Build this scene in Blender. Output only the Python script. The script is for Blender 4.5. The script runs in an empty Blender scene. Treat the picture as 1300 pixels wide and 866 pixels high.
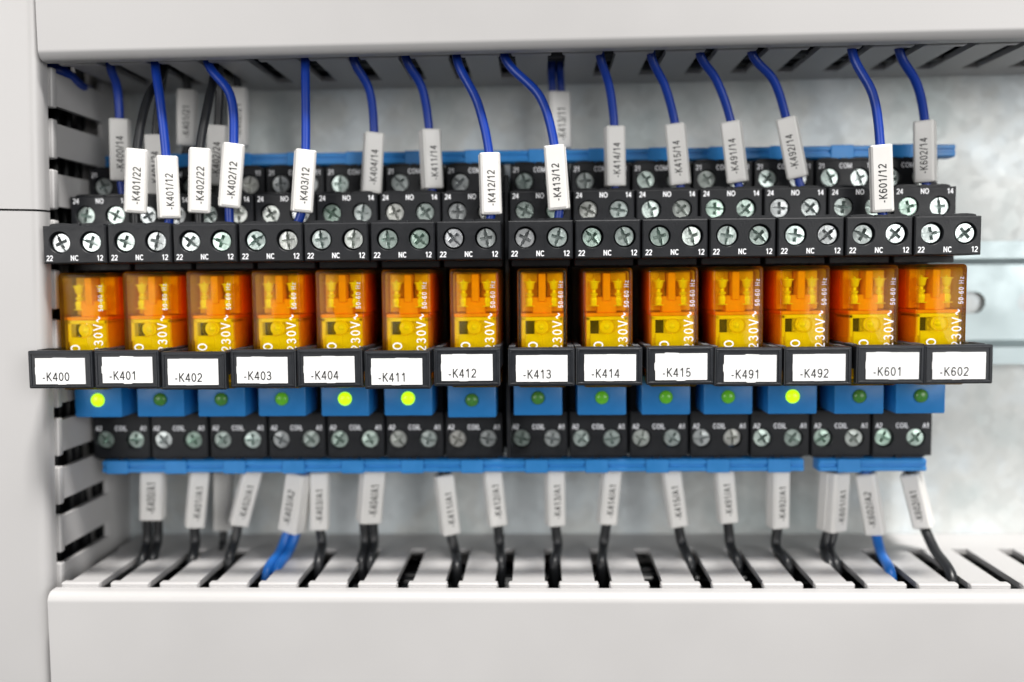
import bpy, bmesh, math, random
from mathutils import Vector, Matrix
from mathutils.geometry import tessellate_polygon

random.seed(7)
scene = bpy.context.scene
C = scene.collection
S = 0.001                      # the script is written in millimetres

# ------------------------------------------------------------------ camera
CAM = dict(f=1154.018, x=8.745, y=-215.828, z=0.895, yaw=0.03185, pitch=-0.07071, roll=-0.00917)


def cam_vec(x, y, z):
    c, s = math.cos(CAM['pitch']), math.sin(CAM['pitch'])
    y, z = c * y - s * z, s * y + c * z
    c, s = math.cos(CAM['yaw']), math.sin(CAM['yaw'])
    x, y = c * x - s * y, s * x + c * y
    return Vector((x, y, z))


def at(px, py, Y):
    """place (mm) of a point of the photograph that stands at depth Y"""
    u, v = px - 650, py - 433
    c, s = math.cos(CAM['roll']), math.sin(CAM['roll'])
    u, v = c * u + s * v, -s * u + c * v
    d = cam_vec(u, CAM['f'], -v)
    t = (Y - CAM['y']) / d.y
    return Vector((CAM['x'] + d.x * t, Y, CAM['z'] + d.z * t))


cd = bpy.data.cameras.new('camera')
cam = bpy.data.objects.new('camera', cd)
C.objects.link(cam)
cr, sr = math.cos(CAM['roll']), math.sin(CAM['roll'])
right, up, fwd = cam_vec(cr, 0, sr), cam_vec(-sr, 0, cr), cam_vec(0, 1, 0)
rot = Matrix((right, up, -fwd)).transposed()
cam.matrix_world = Matrix.Translation(Vector((CAM['x'], CAM['y'], CAM['z'])) * S) @ rot.to_4x4()
cd.sensor_fit = 'HORIZONTAL'
cd.sensor_width = 36
cd.lens = CAM['f'] / 1300 * 36
cd.clip_start = 0.002
cd.clip_end = 20
cd.dof.use_dof = True
cd.dof.focus_distance = 0.212
cd.dof.aperture_fstop = 5.0
scene.camera = cam

# ------------------------------------------------------------------ light
world = bpy.data.worlds.new('World')
scene.world = world
world.use_nodes = True
bg = world.node_tree.nodes['Background']
bg.inputs[0].default_value = (0.98, 0.99, 1.0, 1)
bg.inputs[1].default_value = 0.11


def area(name, loc, target, sx, sy, power, col):
    l = bpy.data.lights.new(name, 'AREA')
    l.shape = 'RECTANGLE'
    l.size, l.size_y = sx, sy
    l.energy = power
    l.color = col
    o = bpy.data.objects.new(name, l)
    C.objects.link(o)
    o.location = loc
    o.rotation_euler = (Vector(target) - Vector(loc)).to_track_quat('-Z', 'Y').to_euler()
    return o


area('ceiling_lamp', (0.22, -0.55, 1.45), (0, 0, 0), 0.24, 0.16, 46, (1.0, 0.97, 0.93))
area('front_fill_right', (1.05, -1.5, 0.28), (0, 0, 0), 0.9, 0.8, 17, (1.0, 0.99, 0.97))  # added pair of fill lamps for soft frontal light, middle left dark
area('front_fill_left', (-1.05, -1.5, 0.28), (0, 0, 0), 0.9, 0.8, 14.5, (1.0, 0.98, 0.96))

scene.view_settings.view_transform = 'Standard'
scene.view_settings.look = 'None'
scene.view_settings.exposure = 0.0
scene.view_settings.gamma = 1
scene.view_settings.use_curve_mapping = False
scene.render.engine = 'CYCLES'
scene.cycles.use_denoising = True
scene.cycles.transparent_max_bounces = 32
scene.cycles.max_bounces = 10


# ------------------------------------------------------------------ materials
def mat(name, col, rough=0.5, metal=0.0, spec=0.5, bump=0.0, bscale=3000, var=0.0, vscale=200, **kw):
    m = bpy.data.materials.new(name)
    m.use_nodes = True
    nt = m.node_tree
    b = nt.nodes['Principled BSDF']
    b.inputs['Base Color'].default_value = (*col, 1)
    b.inputs['Roughness'].default_value = rough
    b.inputs['Metallic'].default_value = metal
    b.inputs['Specular IOR Level'].default_value = spec
    for k, v in kw.items():
        b.inputs[k.replace('_', ' ')].default_value = v
    tc = nt.nodes.new('ShaderNodeTexCoord')
    if bump:
        n = nt.nodes.new('ShaderNodeTexNoise')
        n.inputs['Scale'].default_value = bscale
        n.inputs['Detail'].default_value = 3
        bp = nt.nodes.new('ShaderNodeBump')
        bp.inputs['Strength'].default_value = bump
        bp.inputs['Distance'].default_value = 0.0001
        nt.links.new(tc.outputs['Object'], n.inputs['Vector'])
        nt.links.new(n.outputs['Fac'], bp.inputs['Height'])
        nt.links.new(bp.outputs['Normal'], b.inputs['Normal'])
    if var:
        n = nt.nodes.new('ShaderNodeTexNoise')
        n.inputs['Scale'].default_value = vscale
        n.inputs['Detail'].default_value = 4
        mr = nt.nodes.new('ShaderNodeMapRange')
        mr.inputs[1].default_value, mr.inputs[2].default_value = 0.3, 0.7
        mr.inputs[3].default_value, mr.inputs[4].default_value = 1 - var, 1 + var
        mx = nt.nodes.new('ShaderNodeVectorMath')
        mx.operation = 'SCALE'
        mx.inputs[0].default_value = col
        nt.links.new(tc.outputs['Object'], n.inputs['Vector'])
        nt.links.new(n.outputs['Fac'], mr.inputs[0])
        nt.links.new(mr.outputs[0], mx.inputs['Scale'])
        nt.links.new(mx.outputs[0], b.inputs['Base Color'])
        r2 = nt.nodes.new('ShaderNodeMapRange')
        r2.inputs[1].default_value, r2.inputs[2].default_value = 0.3, 0.7
        r2.inputs[3].default_value, r2.inputs[4].default_value = max(0.02, rough - 0.08), rough + 0.08
        nt.links.new(n.outputs['Fac'], r2.inputs[0])
        nt.links.new(r2.outputs[0], b.inputs['Roughness'])
    return m


M = {}
M['duct'] = mat('grey_pvc', (0.465, 0.458, 0.458), 0.42, bump=0.08, bscale=2500, var=0.035, vscale=22)
M['black'] = mat('black_plastic', (0.011, 0.012, 0.0145), 0.42, spec=0.3, bump=0.6, bscale=2600, var=0.15, vscale=300)
M['clip'] = mat('dark_grey_plastic', (0.015, 0.017, 0.021), 0.36, spec=0.35, bump=0.3, bscale=3000, var=0.15, vscale=300)
M['blue'] = mat('blue_plastic', (0.018, 0.20, 0.54), 0.38, bump=0.1, var=0.06)
M['comb'] = mat('blue_comb_plastic', (0.028, 0.24, 0.62), 0.4, bump=0.1, var=0.06)
M['wire_blue'] = mat('blue_pvc_insulation', (0.003, 0.036, 0.30), 0.36, bump=0.05)
M['wire_light'] = mat('light_blue_pvc_insulation', (0.01, 0.13, 0.48), 0.36)
M['wire_black'] = mat('black_pvc_insulation', (0.012, 0.013, 0.015), 0.38)
M['sleeve'] = mat('white_pvc_marker', (0.72, 0.71, 0.69), 0.4, bump=0.03, var=0.02)
M['card'] = mat('white_label_card', (0.88, 0.88, 0.88), 0.6)
M['ink'] = mat('black_print', (0.02, 0.02, 0.02), 0.6)
M['white_print'] = mat('white_print', (0.88, 0.89, 0.92), 0.6)
M['gold'] = mat('brass_contact', (1.0, 0.94, 0.40), 0.35, metal=0.1)
M['yellow'] = mat('yellow_bobbin', (1.0, 0.86, 0.10), 0.45, var=0.06, vscale=300)
M['red_frame'] = mat('red_orange_frame', (1.0, 0.37, 0.05), 0.5, var=0.1, vscale=300)
M['backing'] = mat('amber_backing', (1.0, 0.74, 0.20), 0.55, var=0.1, vscale=300)
M['dark_in'] = mat('dark_slot', (0.05, 0.06, 0.03), 0.6)
M['led_off'] = mat('led_lens_unlit', (0.07, 0.26, 0.05), 0.25, var=0.1, vscale=600)
M['led_dim'] = mat('led_lens_dim', (0.12, 0.42, 0.03), 0.25)
m = mat('led_lens_dim_glow', (0.12, 0.45, 0.03), 0.25)
m.node_tree.nodes['Principled BSDF'].inputs['Emission Color'].default_value = (0.15, 0.7, 0.03, 1)
m.node_tree.nodes['Principled BSDF'].inputs['Emission Strength'].default_value = 0.10
M['led_dim'] = m
m = mat('led_lens_lit', (0.30, 0.6, 0.02), 0.3)
m.node_tree.nodes['Principled BSDF'].inputs['Emission Color'].default_value = (0.46, 0.95, 0.0, 1)
m.node_tree.nodes['Principled BSDF'].inputs['Emission Strength'].default_value = 1.3
M['led_on'] = m
M['rail'] = mat('zinc_plated_rail', (0.50, 0.59, 0.61), 0.40, metal=0.4, var=0.05, vscale=120)

# zinc plated screw: colour shifts a little from screw to screw
m = mat('zinc_screw', (0.62, 0.66, 0.62), 0.33, metal=0.75, bump=0.5, bscale=1800)
nt = m.node_tree
oi = nt.nodes.new('ShaderNodeObjectInfo')
rp = nt.nodes.new('ShaderNodeValToRGB')
el = rp.color_ramp.elements
el[0].position, el[0].color = 0.0, (0.66, 0.68, 0.70, 1)
el[1].position, el[1].color = 1.0, (0.80, 0.80, 0.76, 1)
for p, c in ((0.35, (0.52, 0.70, 0.60, 1)), (0.55, (0.60, 0.62, 0.63, 1)), (0.78, (0.64, 0.76, 0.72, 1))):
    e = el.new(p)
    e.color = c
nz = nt.nodes.new('ShaderNodeTexNoise')
nz.inputs['Scale'].default_value = 900
tc = nt.nodes.new('ShaderNodeTexCoord')
mx = nt.nodes.new('ShaderNodeMixRGB')
mx.blend_type = 'MULTIPLY'
mx.inputs['Fac'].default_value = 0.35
nt.links.new(tc.outputs['Object'], nz.inputs['Vector'])
nt.links.new(oi.outputs['Random'], rp.inputs['Fac'])
nt.links.new(rp.outputs['Color'], mx.inputs[1])
nt.links.new(nz.outputs['Fac'], mx.inputs[2])
nt.links.new(mx.outputs[0], nt.nodes['Principled BSDF'].inputs['Base Color'])
M['screw'] = m

# galvanised sheet: spangle, and patchy tint painted in for blurred reflections of the surroundings
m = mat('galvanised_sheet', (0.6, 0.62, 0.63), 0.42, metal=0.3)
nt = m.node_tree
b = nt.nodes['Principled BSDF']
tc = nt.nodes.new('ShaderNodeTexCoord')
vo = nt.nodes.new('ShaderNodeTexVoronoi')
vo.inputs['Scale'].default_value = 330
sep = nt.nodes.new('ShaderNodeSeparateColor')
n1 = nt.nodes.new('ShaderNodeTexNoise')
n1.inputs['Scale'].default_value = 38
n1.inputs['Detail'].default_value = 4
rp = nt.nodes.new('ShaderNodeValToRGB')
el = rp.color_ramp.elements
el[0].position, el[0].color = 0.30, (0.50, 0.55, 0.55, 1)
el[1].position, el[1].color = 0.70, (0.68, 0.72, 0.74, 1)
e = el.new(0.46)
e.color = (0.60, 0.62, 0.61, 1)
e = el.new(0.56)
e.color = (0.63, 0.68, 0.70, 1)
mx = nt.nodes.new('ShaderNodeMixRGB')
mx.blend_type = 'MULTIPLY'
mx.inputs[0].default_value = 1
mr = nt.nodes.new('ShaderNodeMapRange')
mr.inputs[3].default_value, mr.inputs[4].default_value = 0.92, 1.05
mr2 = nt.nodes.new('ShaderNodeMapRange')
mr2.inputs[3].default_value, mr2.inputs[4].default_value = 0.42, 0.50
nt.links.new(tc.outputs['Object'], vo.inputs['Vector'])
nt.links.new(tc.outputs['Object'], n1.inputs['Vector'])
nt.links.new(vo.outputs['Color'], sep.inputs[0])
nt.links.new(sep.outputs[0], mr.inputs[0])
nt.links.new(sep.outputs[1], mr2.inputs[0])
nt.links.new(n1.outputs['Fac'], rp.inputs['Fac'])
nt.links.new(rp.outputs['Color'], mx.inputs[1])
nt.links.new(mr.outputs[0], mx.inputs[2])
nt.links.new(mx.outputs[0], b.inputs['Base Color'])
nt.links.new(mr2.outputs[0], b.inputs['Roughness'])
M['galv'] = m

# clear amber relay cover: a tinted see-through wall with a glossy skin; its side walls have an edge glow painted in


def amber(name, tint, haze, trans, diff, rough):
    m = bpy.data.materials.new(name)
    m.use_nodes = True
    nt = m.node_tree
    nt.nodes.clear()
    out = nt.nodes.new('ShaderNodeOutputMaterial')
    tr = nt.nodes.new('ShaderNodeBsdfTransparent')
    tr.inputs[0].default_value = (*tint, 1)
    tl = nt.nodes.new('ShaderNodeBsdfTranslucent')
    tl.inputs[0].default_value = (*trans, 1)
    df = nt.nodes.new('ShaderNodeBsdfDiffuse')
    df.inputs[0].default_value = (*diff, 1)
    md = nt.nodes.new('ShaderNodeMixShader')
    md.inputs[0].default_value = 0.5
    m1 = nt.nodes.new('ShaderNodeMixShader')
    gl = nt.nodes.new('ShaderNodeBsdfGlossy')
    gl.inputs['Roughness'].default_value = rough
    fr = nt.nodes.new('ShaderNodeFresnel')
    fr.inputs[0].default_value = 1.18
    m2 = nt.nodes.new('ShaderNodeMixShader')
    # fine wear: the haze is a little uneven and differs from cover to cover
    tc = nt.nodes.new('ShaderNodeTexCoord')
    oi = nt.nodes.new('ShaderNodeObjectInfo')
    nz = nt.nodes.new('ShaderNodeTexNoise')
    nz.noise_dimensions = '4D'
    nz.inputs['Scale'].default_value = 260
    nz.inputs['Detail'].default_value = 4
    mu = nt.nodes.new('ShaderNodeMath')
    mu.operation = 'MULTIPLY'
    mu.inputs[1].default_value = 40
    mr = nt.nodes.new('ShaderNodeMapRange')
    mr.inputs[1].default_value, mr.inputs[2].default_value = 0.35, 0.75
    mr.inputs[3].default_value, mr.inputs[4].default_value = haze * 0.6, haze * 1.9
    nt.links.new(tc.outputs['Object'], nz.inputs['Vector'])
    nt.links.new(oi.outputs['Random'], mu.inputs[0])
    nt.links.new(mu.outputs[0], nz.inputs['W'])
    nt.links.new(nz.outputs['Fac'], mr.inputs[0])
    nt.links.new(mr.outputs[0], m1.inputs[0])
    nt.links.new(tl.outputs[0], md.inputs[1])
    nt.links.new(df.outputs[0], md.inputs[2])
    nt.links.new(tr.outputs[0], m1.inputs[1])
    nt.links.new(md.outputs[0], m1.inputs[2])
    nt.links.new(fr.outputs[0], m2.inputs[0])
    nt.links.new(m1.outputs[0], m2.inputs[1])
    nt.links.new(gl.outputs[0], m2.inputs[2])
    nt.links.new(m2.outputs[0], out.inputs[0])
    return m


M['amber'] = amber('clear_amber_cover', (1.0, 0.95, 0.30), 0.03, (1.0, 0.60, 0.04), (1.0, 0.66, 0.08), 0.12)
M['amber_side'] = amber('edge_glow_amber_wall', (1.0, 0.78, 0.16), 0.10, (1.0, 0.38, 0.02), (1.0, 0.42, 0.03), 0.25)  # same plastic as the front; redder, hazier colour imitates light glowing in the edges


# ------------------------------------------------------------------ mesh helpers (millimetres in, metres out)
class MB:
    def __init__(self):
        self.bm = bmesh.new()

    def box(self, x0, x1, y0, y1, z0, z1, bev=0.0, seg=1):
        b = bmesh.new()
        bmesh.ops.create_cube(b, size=1)
        for v in b.verts:
            v.co = Vector(((x0 + x1) / 2 + v.co.x * (x1 - x0), (y0 + y1) / 2 + v.co.y * (y1 - y0),
                           (z0 + z1) / 2 + v.co.z * (z1 - z0)))
        if bev:
            bmesh.ops.bevel(b, geom=b.edges[:], offset=bev, segments=seg, affect='EDGES', profile=0.5)
        self.merge(b)
        return self

    def merge(self, b, mtx=None):
        me = bpy.data.meshes.new('tmp')
        b.to_mesh(me)
        b.free()
        if mtx is not None:
            me.transform(mtx)
        self.bm.from_mesh(me)
        bpy.data.meshes.remove(me)
        return self

    def data(self, verts, faces):
        vs = [self.bm.verts.new(v) for v in verts]
        for f in faces:
            try:
                self.bm.faces.new([vs[i] for i in f])
            except ValueError:
                pass
        return self

    def prism(self, pts, axis, a, b_):
        """outline pts (2-D) extruded along axis from a to b_; for axis 'y' pts are (x,z), 'z' (x,y), 'x' (y,z)"""
        def p3(p, t):
            return (p[0], t, p[1]) if axis == 'y' else (p[0], p[1], t) if axis == 'z' else (t, p[0], p[1])
        n = len(pts)
        vs = [p3(p, a) for p in pts] + [p3(p, b_) for p in pts]
        fs = [list(range(n))[::-1], [n + i for i in range(n)]]
        fs += [[i, (i + 1) % n, n + (i + 1) % n, n + i] for i in range(n)]
        return self.data(vs, fs)

    def lathe(self, prof, c, axis='y', n=24):
        """prof: (r, t) pairs along the axis"""
        vs, fs = [], []
        for r, t in prof:
            for k in range(n):
                a = 2 * math.pi * k / n
                u, w = r * math.cos(a), r * math.sin(a)
                d = (u, t, w) if axis == 'y' else (u, w, t) if axis == 'z' else (t, u, w)
                vs.append((c[0] + d[0], c[1] + d[1], c[2] + d[2]))
        for j in range(len(prof) - 1):
            for k in range(n):
                fs.append([j * n + k, j * n + (k + 1) % n, (j + 1) * n + (k + 1) % n, (j + 1) * n + k])
        fs.append([k for k in range(n)][::-1])
        fs.append([(len(prof) - 1) * n + k for k in range(n)])
        return self.data(vs, fs)

    def mesh(self, name, smooth=None):
        bmesh.ops.recalc_face_normals(self.bm, faces=self.bm.faces[:])
        for v in self.bm.verts:
            v.co *= S
        me = bpy.data.meshes.new(name)
        if smooth is not None:
            for e in self.bm.edges:
                if len(e.link_faces) == 2:
                    e.smooth = e.calc_face_angle(0) < math.radians(smooth)
            for f in self.bm.faces:
                f.smooth = True
        self.bm.to_mesh(me)
        self.bm.free()
        return me


def obj(name, me, material, parent=None, loc=(0, 0, 0), rot=(0, 0, 0)):
    if isinstance(me, MB):
        me = me.mesh(name)
    if material is not None and not me.materials:
        me.materials.append(material)
    o = bpy.data.objects.new(name, me)
    C.objects.link(o)
    o.location = Vector(loc) * S
    o.rotation_euler = rot
    if parent:
        o.parent = parent
    return o


def thing(name, label, cat, loc=(0, 0, 0), rot=(0, 0, 0), group=None):
    o = bpy.data.objects.new(name, None)
    o.empty_display_size = 0.005
    C.objects.link(o)
    o.location = Vector(loc) * S
    o.rotation_euler = rot
    return tag(o, label, cat, group)


def tag(o, label=None, cat=None, group=None, kind=None):
    for k, v in (('label', label), ('category', cat), ('group', group), ('kind', kind)):
        if v:
            o[k] = v
    return o


def _arc(cx, cz, rx, rz, a0, a1, n=14):
    return [(cx + rx * math.cos(math.radians(a0 + (a1 - a0) * k / n)), cz + rz * math.sin(math.radians(a0 + (a1 - a0) * k / n))) for k in range(n + 1)]


# strokes of a plain grotesque; capital height 1; (advance, [stroke, ...]); a stroke that ends where it starts is closed
GLYPH = {
    '0': (0.58, [_arc(0.29, 0.5, 0.215, 0.44, 90, 450, 28)]),
    '1': (0.58, [[(0.10, 0.74), (0.20, 0.79), (0.28, 0.88), (0.325, 1.0)], [(0.34, 0.0), (0.34, 1.0)]]),
    '2': (0.58, [_arc(0.285, 0.70, 0.205, 0.24, 165, -35) + [(0.12, 0.16), (0.07, 0.06), (0.51, 0.06)]]),
    '3': (0.58, [_arc(0.27, 0.735, 0.19, 0.205, 160, -90) + _arc(0.27, 0.29, 0.22, 0.235, 88, -162)]),
    '4': (0.58, [[(0.40, 0.0), (0.40, 0.98)], [(0.37, 0.93), (0.06, 0.29), (0.55, 0.29)]]),
    '5': (0.58, [[(0.48, 0.94), (0.16, 0.94), (0.10, 0.47)] + _arc(0.28, 0.32, 0.215, 0.26, 130, -155)]),
    '6': (0.58, [_arc(0.29, 0.31, 0.205, 0.25, 90, 450, 24), _arc(0.305, 0.47, 0.22, 0.47, 186, 40)]),
    '7': (0.58, [[(0.06, 0.94), (0.51, 0.94), (0.34, 0.5), (0.24, 0.0)]]),
    '8': (0.58, [_arc(0.29, 0.74, 0.18, 0.20, 90, 450, 24), _arc(0.29, 0.28, 0.215, 0.225, 90, 450, 24)]),
    '9': (0.58, [_arc(0.29, 0.69, 0.205, 0.25, 90, 450, 24), _arc(0.275, 0.53, 0.22, 0.47, 6, -140)]),
    'K': (0.68, [[(0.13, 0.0), (0.13, 1.0)], [(0.60, 1.0), (0.13, 0.40)], [(0.27, 0.55), (0.63, 0.0)]]),
    '-': (0.35, [[(0.05, 0.34), (0.31, 0.34)]]),
    '/': (0.32, [[(0.02, -0.02), (0.29, 1.02)]]),
    'A': (0.68, [[(0.04, 0.0), (0.34, 0.99)], [(0.34, 0.99), (0.64, 0.0)], [(0.15, 0.33), (0.53, 0.33)]]),
    'N': (0.74, [[(0.12, 0.0), (0.12, 1.0)], [(0.12, 0.98), (0.62, 0.02)], [(0.62, 0.0), (0.62, 1.0)]]),
    'C': (0.74, [_arc(0.39, 0.5, 0.29, 0.44, 40, 320, 24)]),
    'O': (0.80, [_arc(0.40, 0.5, 0.31, 0.44, 90, 450, 30)]),
    'M': (0.86, [[(0.12, 0.0), (0.12, 1.0)], [(0.13, 0.98), (0.43, 0.05)], [(0.43, 0.05), (0.73, 0.98)], [(0.74, 0.0), (0.74, 1.0)]]),
    'I': (0.30, [[(0.15, 0.0), (0.15, 1.0)]]),
    'L': (0.58, [[(0.13, 1.0), (0.13, 0.06), (0.54, 0.06)]]),
    'V': (0.68, [[(0.04, 1.0), (0.34, 0.01)], [(0.34, 0.01), (0.64, 1.0)]]),
    'H': (0.74, [[(0.12, 0.0), (0.12, 1.0)], [(0.62, 0.0), (0.62, 1.0)], [(0.12, 0.53), (0.62, 0.53)]]),
    'z': (0.52, [[(0.06, 0.66), (0.44, 0.66)], [(0.44, 0.64), (0.06, 0.08)], [(0.05, 0.06), (0.47, 0.06)]]),
    '~': (0.62, [[(0.05 + 0.52 * k / 14, 0.42 + 0.17 * math.sin(2 * math.pi * k / 14)) for k in range(15)]]),
    ' ': (0.30, []),
}
_text = {}


def text_mesh(s, size, weight=0.12, spacing=1.0, align='CENTER'):
    """flat print in the x-z plane facing -y; size is the height of a capital in mm"""
    key = (s, size, weight, spacing, align)
    if key in _text:
        return _text[key]
    track = spacing - 1.0
    total = sum(GLYPH[ch][0] + track for ch in s) - track
    x0 = 0 if align == 'LEFT' else -total / 2 if align == 'CENTER' else -total
    mb = MB()
    for ch in s:
        adv, strokes = GLYPH[ch]
        for si, st in enumerate(strokes):
            P = [Vector((x0 + a, b_)) for a, b_ in st]
            closed = (P[0] - P[-1]).length < 1e-4
            if closed:
                P = P[:-1]
            n = len(P)
            L, Rr = [], []
            for i in range(n):
                a = P[i - 1] if (i > 0 or closed) else None
                b_ = P[(i + 1) % n] if (i < n - 1 or closed) else None
                d1 = (P[i] - a).normalized() if a is not None else None
                d2 = (b_ - P[i]).normalized() if b_ is not None else None
                d1 = d1 or d2
                d2 = d2 or d1
                nrm = Vector((-(d1.y + d2.y), d1.x + d2.x))
                nrm.normalize()
                k = 1 / max(0.45, nrm.dot(Vector((-d1.y, d1.x))))
                L.append(P[i] + nrm * weight / 2 * k)
                Rr.append(P[i] - nrm * weight / 2 * k)
            y = -0.003 * si
            vs = [(p.x * size, y, p.y * size) for p in L] + [(p.x * size, y, p.y * size) for p in Rr]
            m_ = n if closed else n - 1
            mb.data(vs, [[i, (i + 1) % n, n + (i + 1) % n, n + i] for i in range(m_)])
        x0 += adv + track
    me = mb.mesh('print')
    _text[key] = me
    return me


def join_text(items, name):
    """items: (text, size, x, z, y, quarter_turn, bold, spacing, align) in one flat print mesh"""
    bm = bmesh.new()
    for s, size, x, z, y, turn, bold, sp, al in items:
        me = text_mesh(s, size, bold, sp, al).copy()
        if turn:
            me.transform(Matrix.Rotation(-math.pi / 2, 4, 'Y'))
        me.transform(Matrix.Translation(Vector((x, y, z)) * S))
        bm.from_mesh(me)
        bpy.data.meshes.remove(me)
    me = bpy.data.meshes.new(name)
    bm.to_mesh(me)
    bm.free()
    return me


def tube(path, r, n=12, name='wire'):
    """smooth tube through points (mm)"""
    P = [Vector(p) for p in path]
    pts = []
    for i in range(len(P) - 1):
        p0, p1, p2, p3 = P[max(i - 1, 0)], P[i], P[i + 1], P[min(i + 2, len(P) - 1)]
        if i == 0:
            p0 = p1 * 2 - p2
        if i == len(P) - 2:
            p3 = p2 * 2 - p1
        t1 = (p1 - p0).length ** 0.75 + 1e-6
        t2 = t1 + (p2 - p1).length ** 0.75 + 1e-6
        t3 = t2 + (p3 - p2).length ** 0.75 + 1e-6
        for k in range(10):
            t = t1 + (t2 - t1) * k / 10
            a1 = p0 * ((t1 - t) / t1) + p1 * (t / t1)
            a2 = p1 * ((t2 - t) / (t2 - t1)) + p2 * ((t - t1) / (t2 - t1))
            a3 = p2 * ((t3 - t) / (t3 - t2)) + p3 * ((t - t2) / (t3 - t2))
            b1 = a1 * ((t2 - t) / t2) + a2 * (t / t2)
            b2 = a2 * ((t3 - t) / (t3 - t1)) + a3 * ((t - t1) / (t3 - t1))
            pts.append(b1 * ((t2 - t) / (t2 - t1)) + b2 * ((t - t1) / (t2 - t1)))
    pts.append(P[-1])
    mb = MB()
    vs, fs = [], []
    ref = Vector((0, 1, 0))
    for i, p in enumerate(pts):
        d = (pts[min(i + 1, len(pts) - 1)] - pts[max(i - 1, 0)]).normalized()
        a = d.cross(ref)
        if a.length < 1e-3:
            a = d.cross(Vector((1, 0, 0)))
        a.normalize()
        b_ = a.cross(d)
        for k in range(n):
            th = 2 * math.pi * k / n
            vs.append(p + (a * math.cos(th) + b_ * math.sin(th)) * r)
    for i in range(len(pts) - 1):
        for k in range(n):
            fs.append([i * n + k, i * n + (k + 1) % n, (i + 1) * n + (k + 1) % n, (i + 1) * n + k])
    fs.append(list(range(n)))
    fs.append([(len(pts) - 1) * n + k for k in range(n)])
    return mb.data(vs, fs).mesh(name, smooth=50)


# ------------------------------------------------------------------ setting: mounting plate and rail
PLATE = 47.0
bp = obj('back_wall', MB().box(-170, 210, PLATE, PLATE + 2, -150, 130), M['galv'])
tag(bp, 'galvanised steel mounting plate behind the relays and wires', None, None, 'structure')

RZ = -7.6
rail = thing('din_rail', 'zinc plated mounting rail with oval slots behind the relay row', 'rail', (0, PLATE, RZ))
# web with oval holes (holes 16 x 6.2 mm every 25 mm)
mb = MB()
hole_c = at(1250, 382, PLATE - 1).x - 8.0
x0, x1, zh = -106.0, 205.0, 11.4
cells = []
k = math.floor((x0 - hole_c) / 25)
xs = [hole_c + 25 * j for j in range(k, 12) if x0 + 10 < hole_c + 25 * j < x1 - 10]
edges = [x0] + [x + 12.5 for x in xs[:-1]] + [x1]
for j, xc in enumerate(xs):
    ring = []
    for i in range(12):
        a = -math.pi / 2 + math.pi * i / 11
        ring.append((xc + 4.9 + 3.1 * math.cos(a), 3.1 * math.sin(a)))
    for i in range(12):
        a = math.pi / 2 + math.pi * i / 11
        ring.append((xc - 4.9 + 3.1 * math.cos(a), 3.1 * math.sin(a)))
    outer = [(edges[j], -zh), (edges[j + 1], -zh), (edges[j + 1], zh), (edges[j], zh)]
    polys = [[Vector((p[0], p[1], 0)) for p in outer], [Vector((p[0], p[1], 0)) for p in ring[::-1]]]
    flat = outer + ring[::-1]
    tri = tessellate_polygon(polys)
    for yy in (-1.4, -0.4):
        mb.data([(p[0], yy, p[1]) for p in flat], tri)
    n = len(ring)
    mb.data([(p[0], -1.4, p[1]) for p in ring] + [(p[0], -0.4, p[1]) for p in ring],
            [[i, (i + 1) % n, n + (i + 1) % n, n + i] for i in range(n)])
obj('web', mb, M['rail'], rail)
for s in (1, -1):
    prof = [(-0.4, s * (zh - 1.0)), (-7.4, s * (zh + 0.9)), (-7.4, s * 17.0), (-6.4, s * 17.0), (-6.4, s * (zh + 1.9)), (-0.4, s * zh)]
    obj('flange', MB().prism(prof, 'x', x0, x1), M['rail'], rail)

# ------------------------------------------------------------------ wiring ducts
PITCH, TINE_W = 12.361, 8.05


def tine_mesh(length, name):
    """finger pointing to -y (front end at y=0), top at z=0, head a little wider than the shank"""
    h = TINE_W / 2
    half = [(h + 0.1, 0.0), (h + 0.55, 0.12), (h + 0.85, 0.5), (h + 0.95, 1.1), (h + 0.85, 1.7), (h + 0.4, 2.3), (h + 0.1, 2.7), (h, 3.4), (h, length)]
    pts = half + [(-x, y) for x, y in half[::-1]]
    mb = MB().prism(pts, 'z', -1.5, 0)
    b = bmesh.new()
    bmesh.ops.create_cube(b, size=1)
    for v in b.verts:
        v.co = Vector((v.co.x * 2 * (h + 0.8), 1.2 + v.co.y * 2.2, 0.25 + v.co.z * 0.9))
    bmesh.ops.bevel(b, geom=b.edges[:], offset=0.4, segments=3, affect='EDGES', profile=0.5)
    mb.merge(b)
    return mb.mesh(name, smooth=35)


def lid_profile(y0, z_edge, z_far, r, sgn):
    """(y,z) outline of the cover: face at y0, rounded edge at z_edge, then a lip going back"""
    t = 1.6
    pts = [(y0, z_far)]
    for i in range(9):
        a = math.pi / 2 * i / 8
        pts.append((y0 + r - r * math.cos(a), z_edge - sgn * (r - r * math.sin(a))))
    pts.append((y0 + 4.2, z_edge))
    pts.append((y0 + 4.2, z_edge - sgn * t))
    for i in range(9):
        a = math.pi / 2 * (8 - i) / 8
        rr = r - t if r > t else 0.1
        pts.append((y0 + t + rr - rr * math.cos(a), z_edge - sgn * (t + rr - rr * math.sin(a))))
    pts.append((y0 + t, z_far))
    return pts


XR = 185.0
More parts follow.
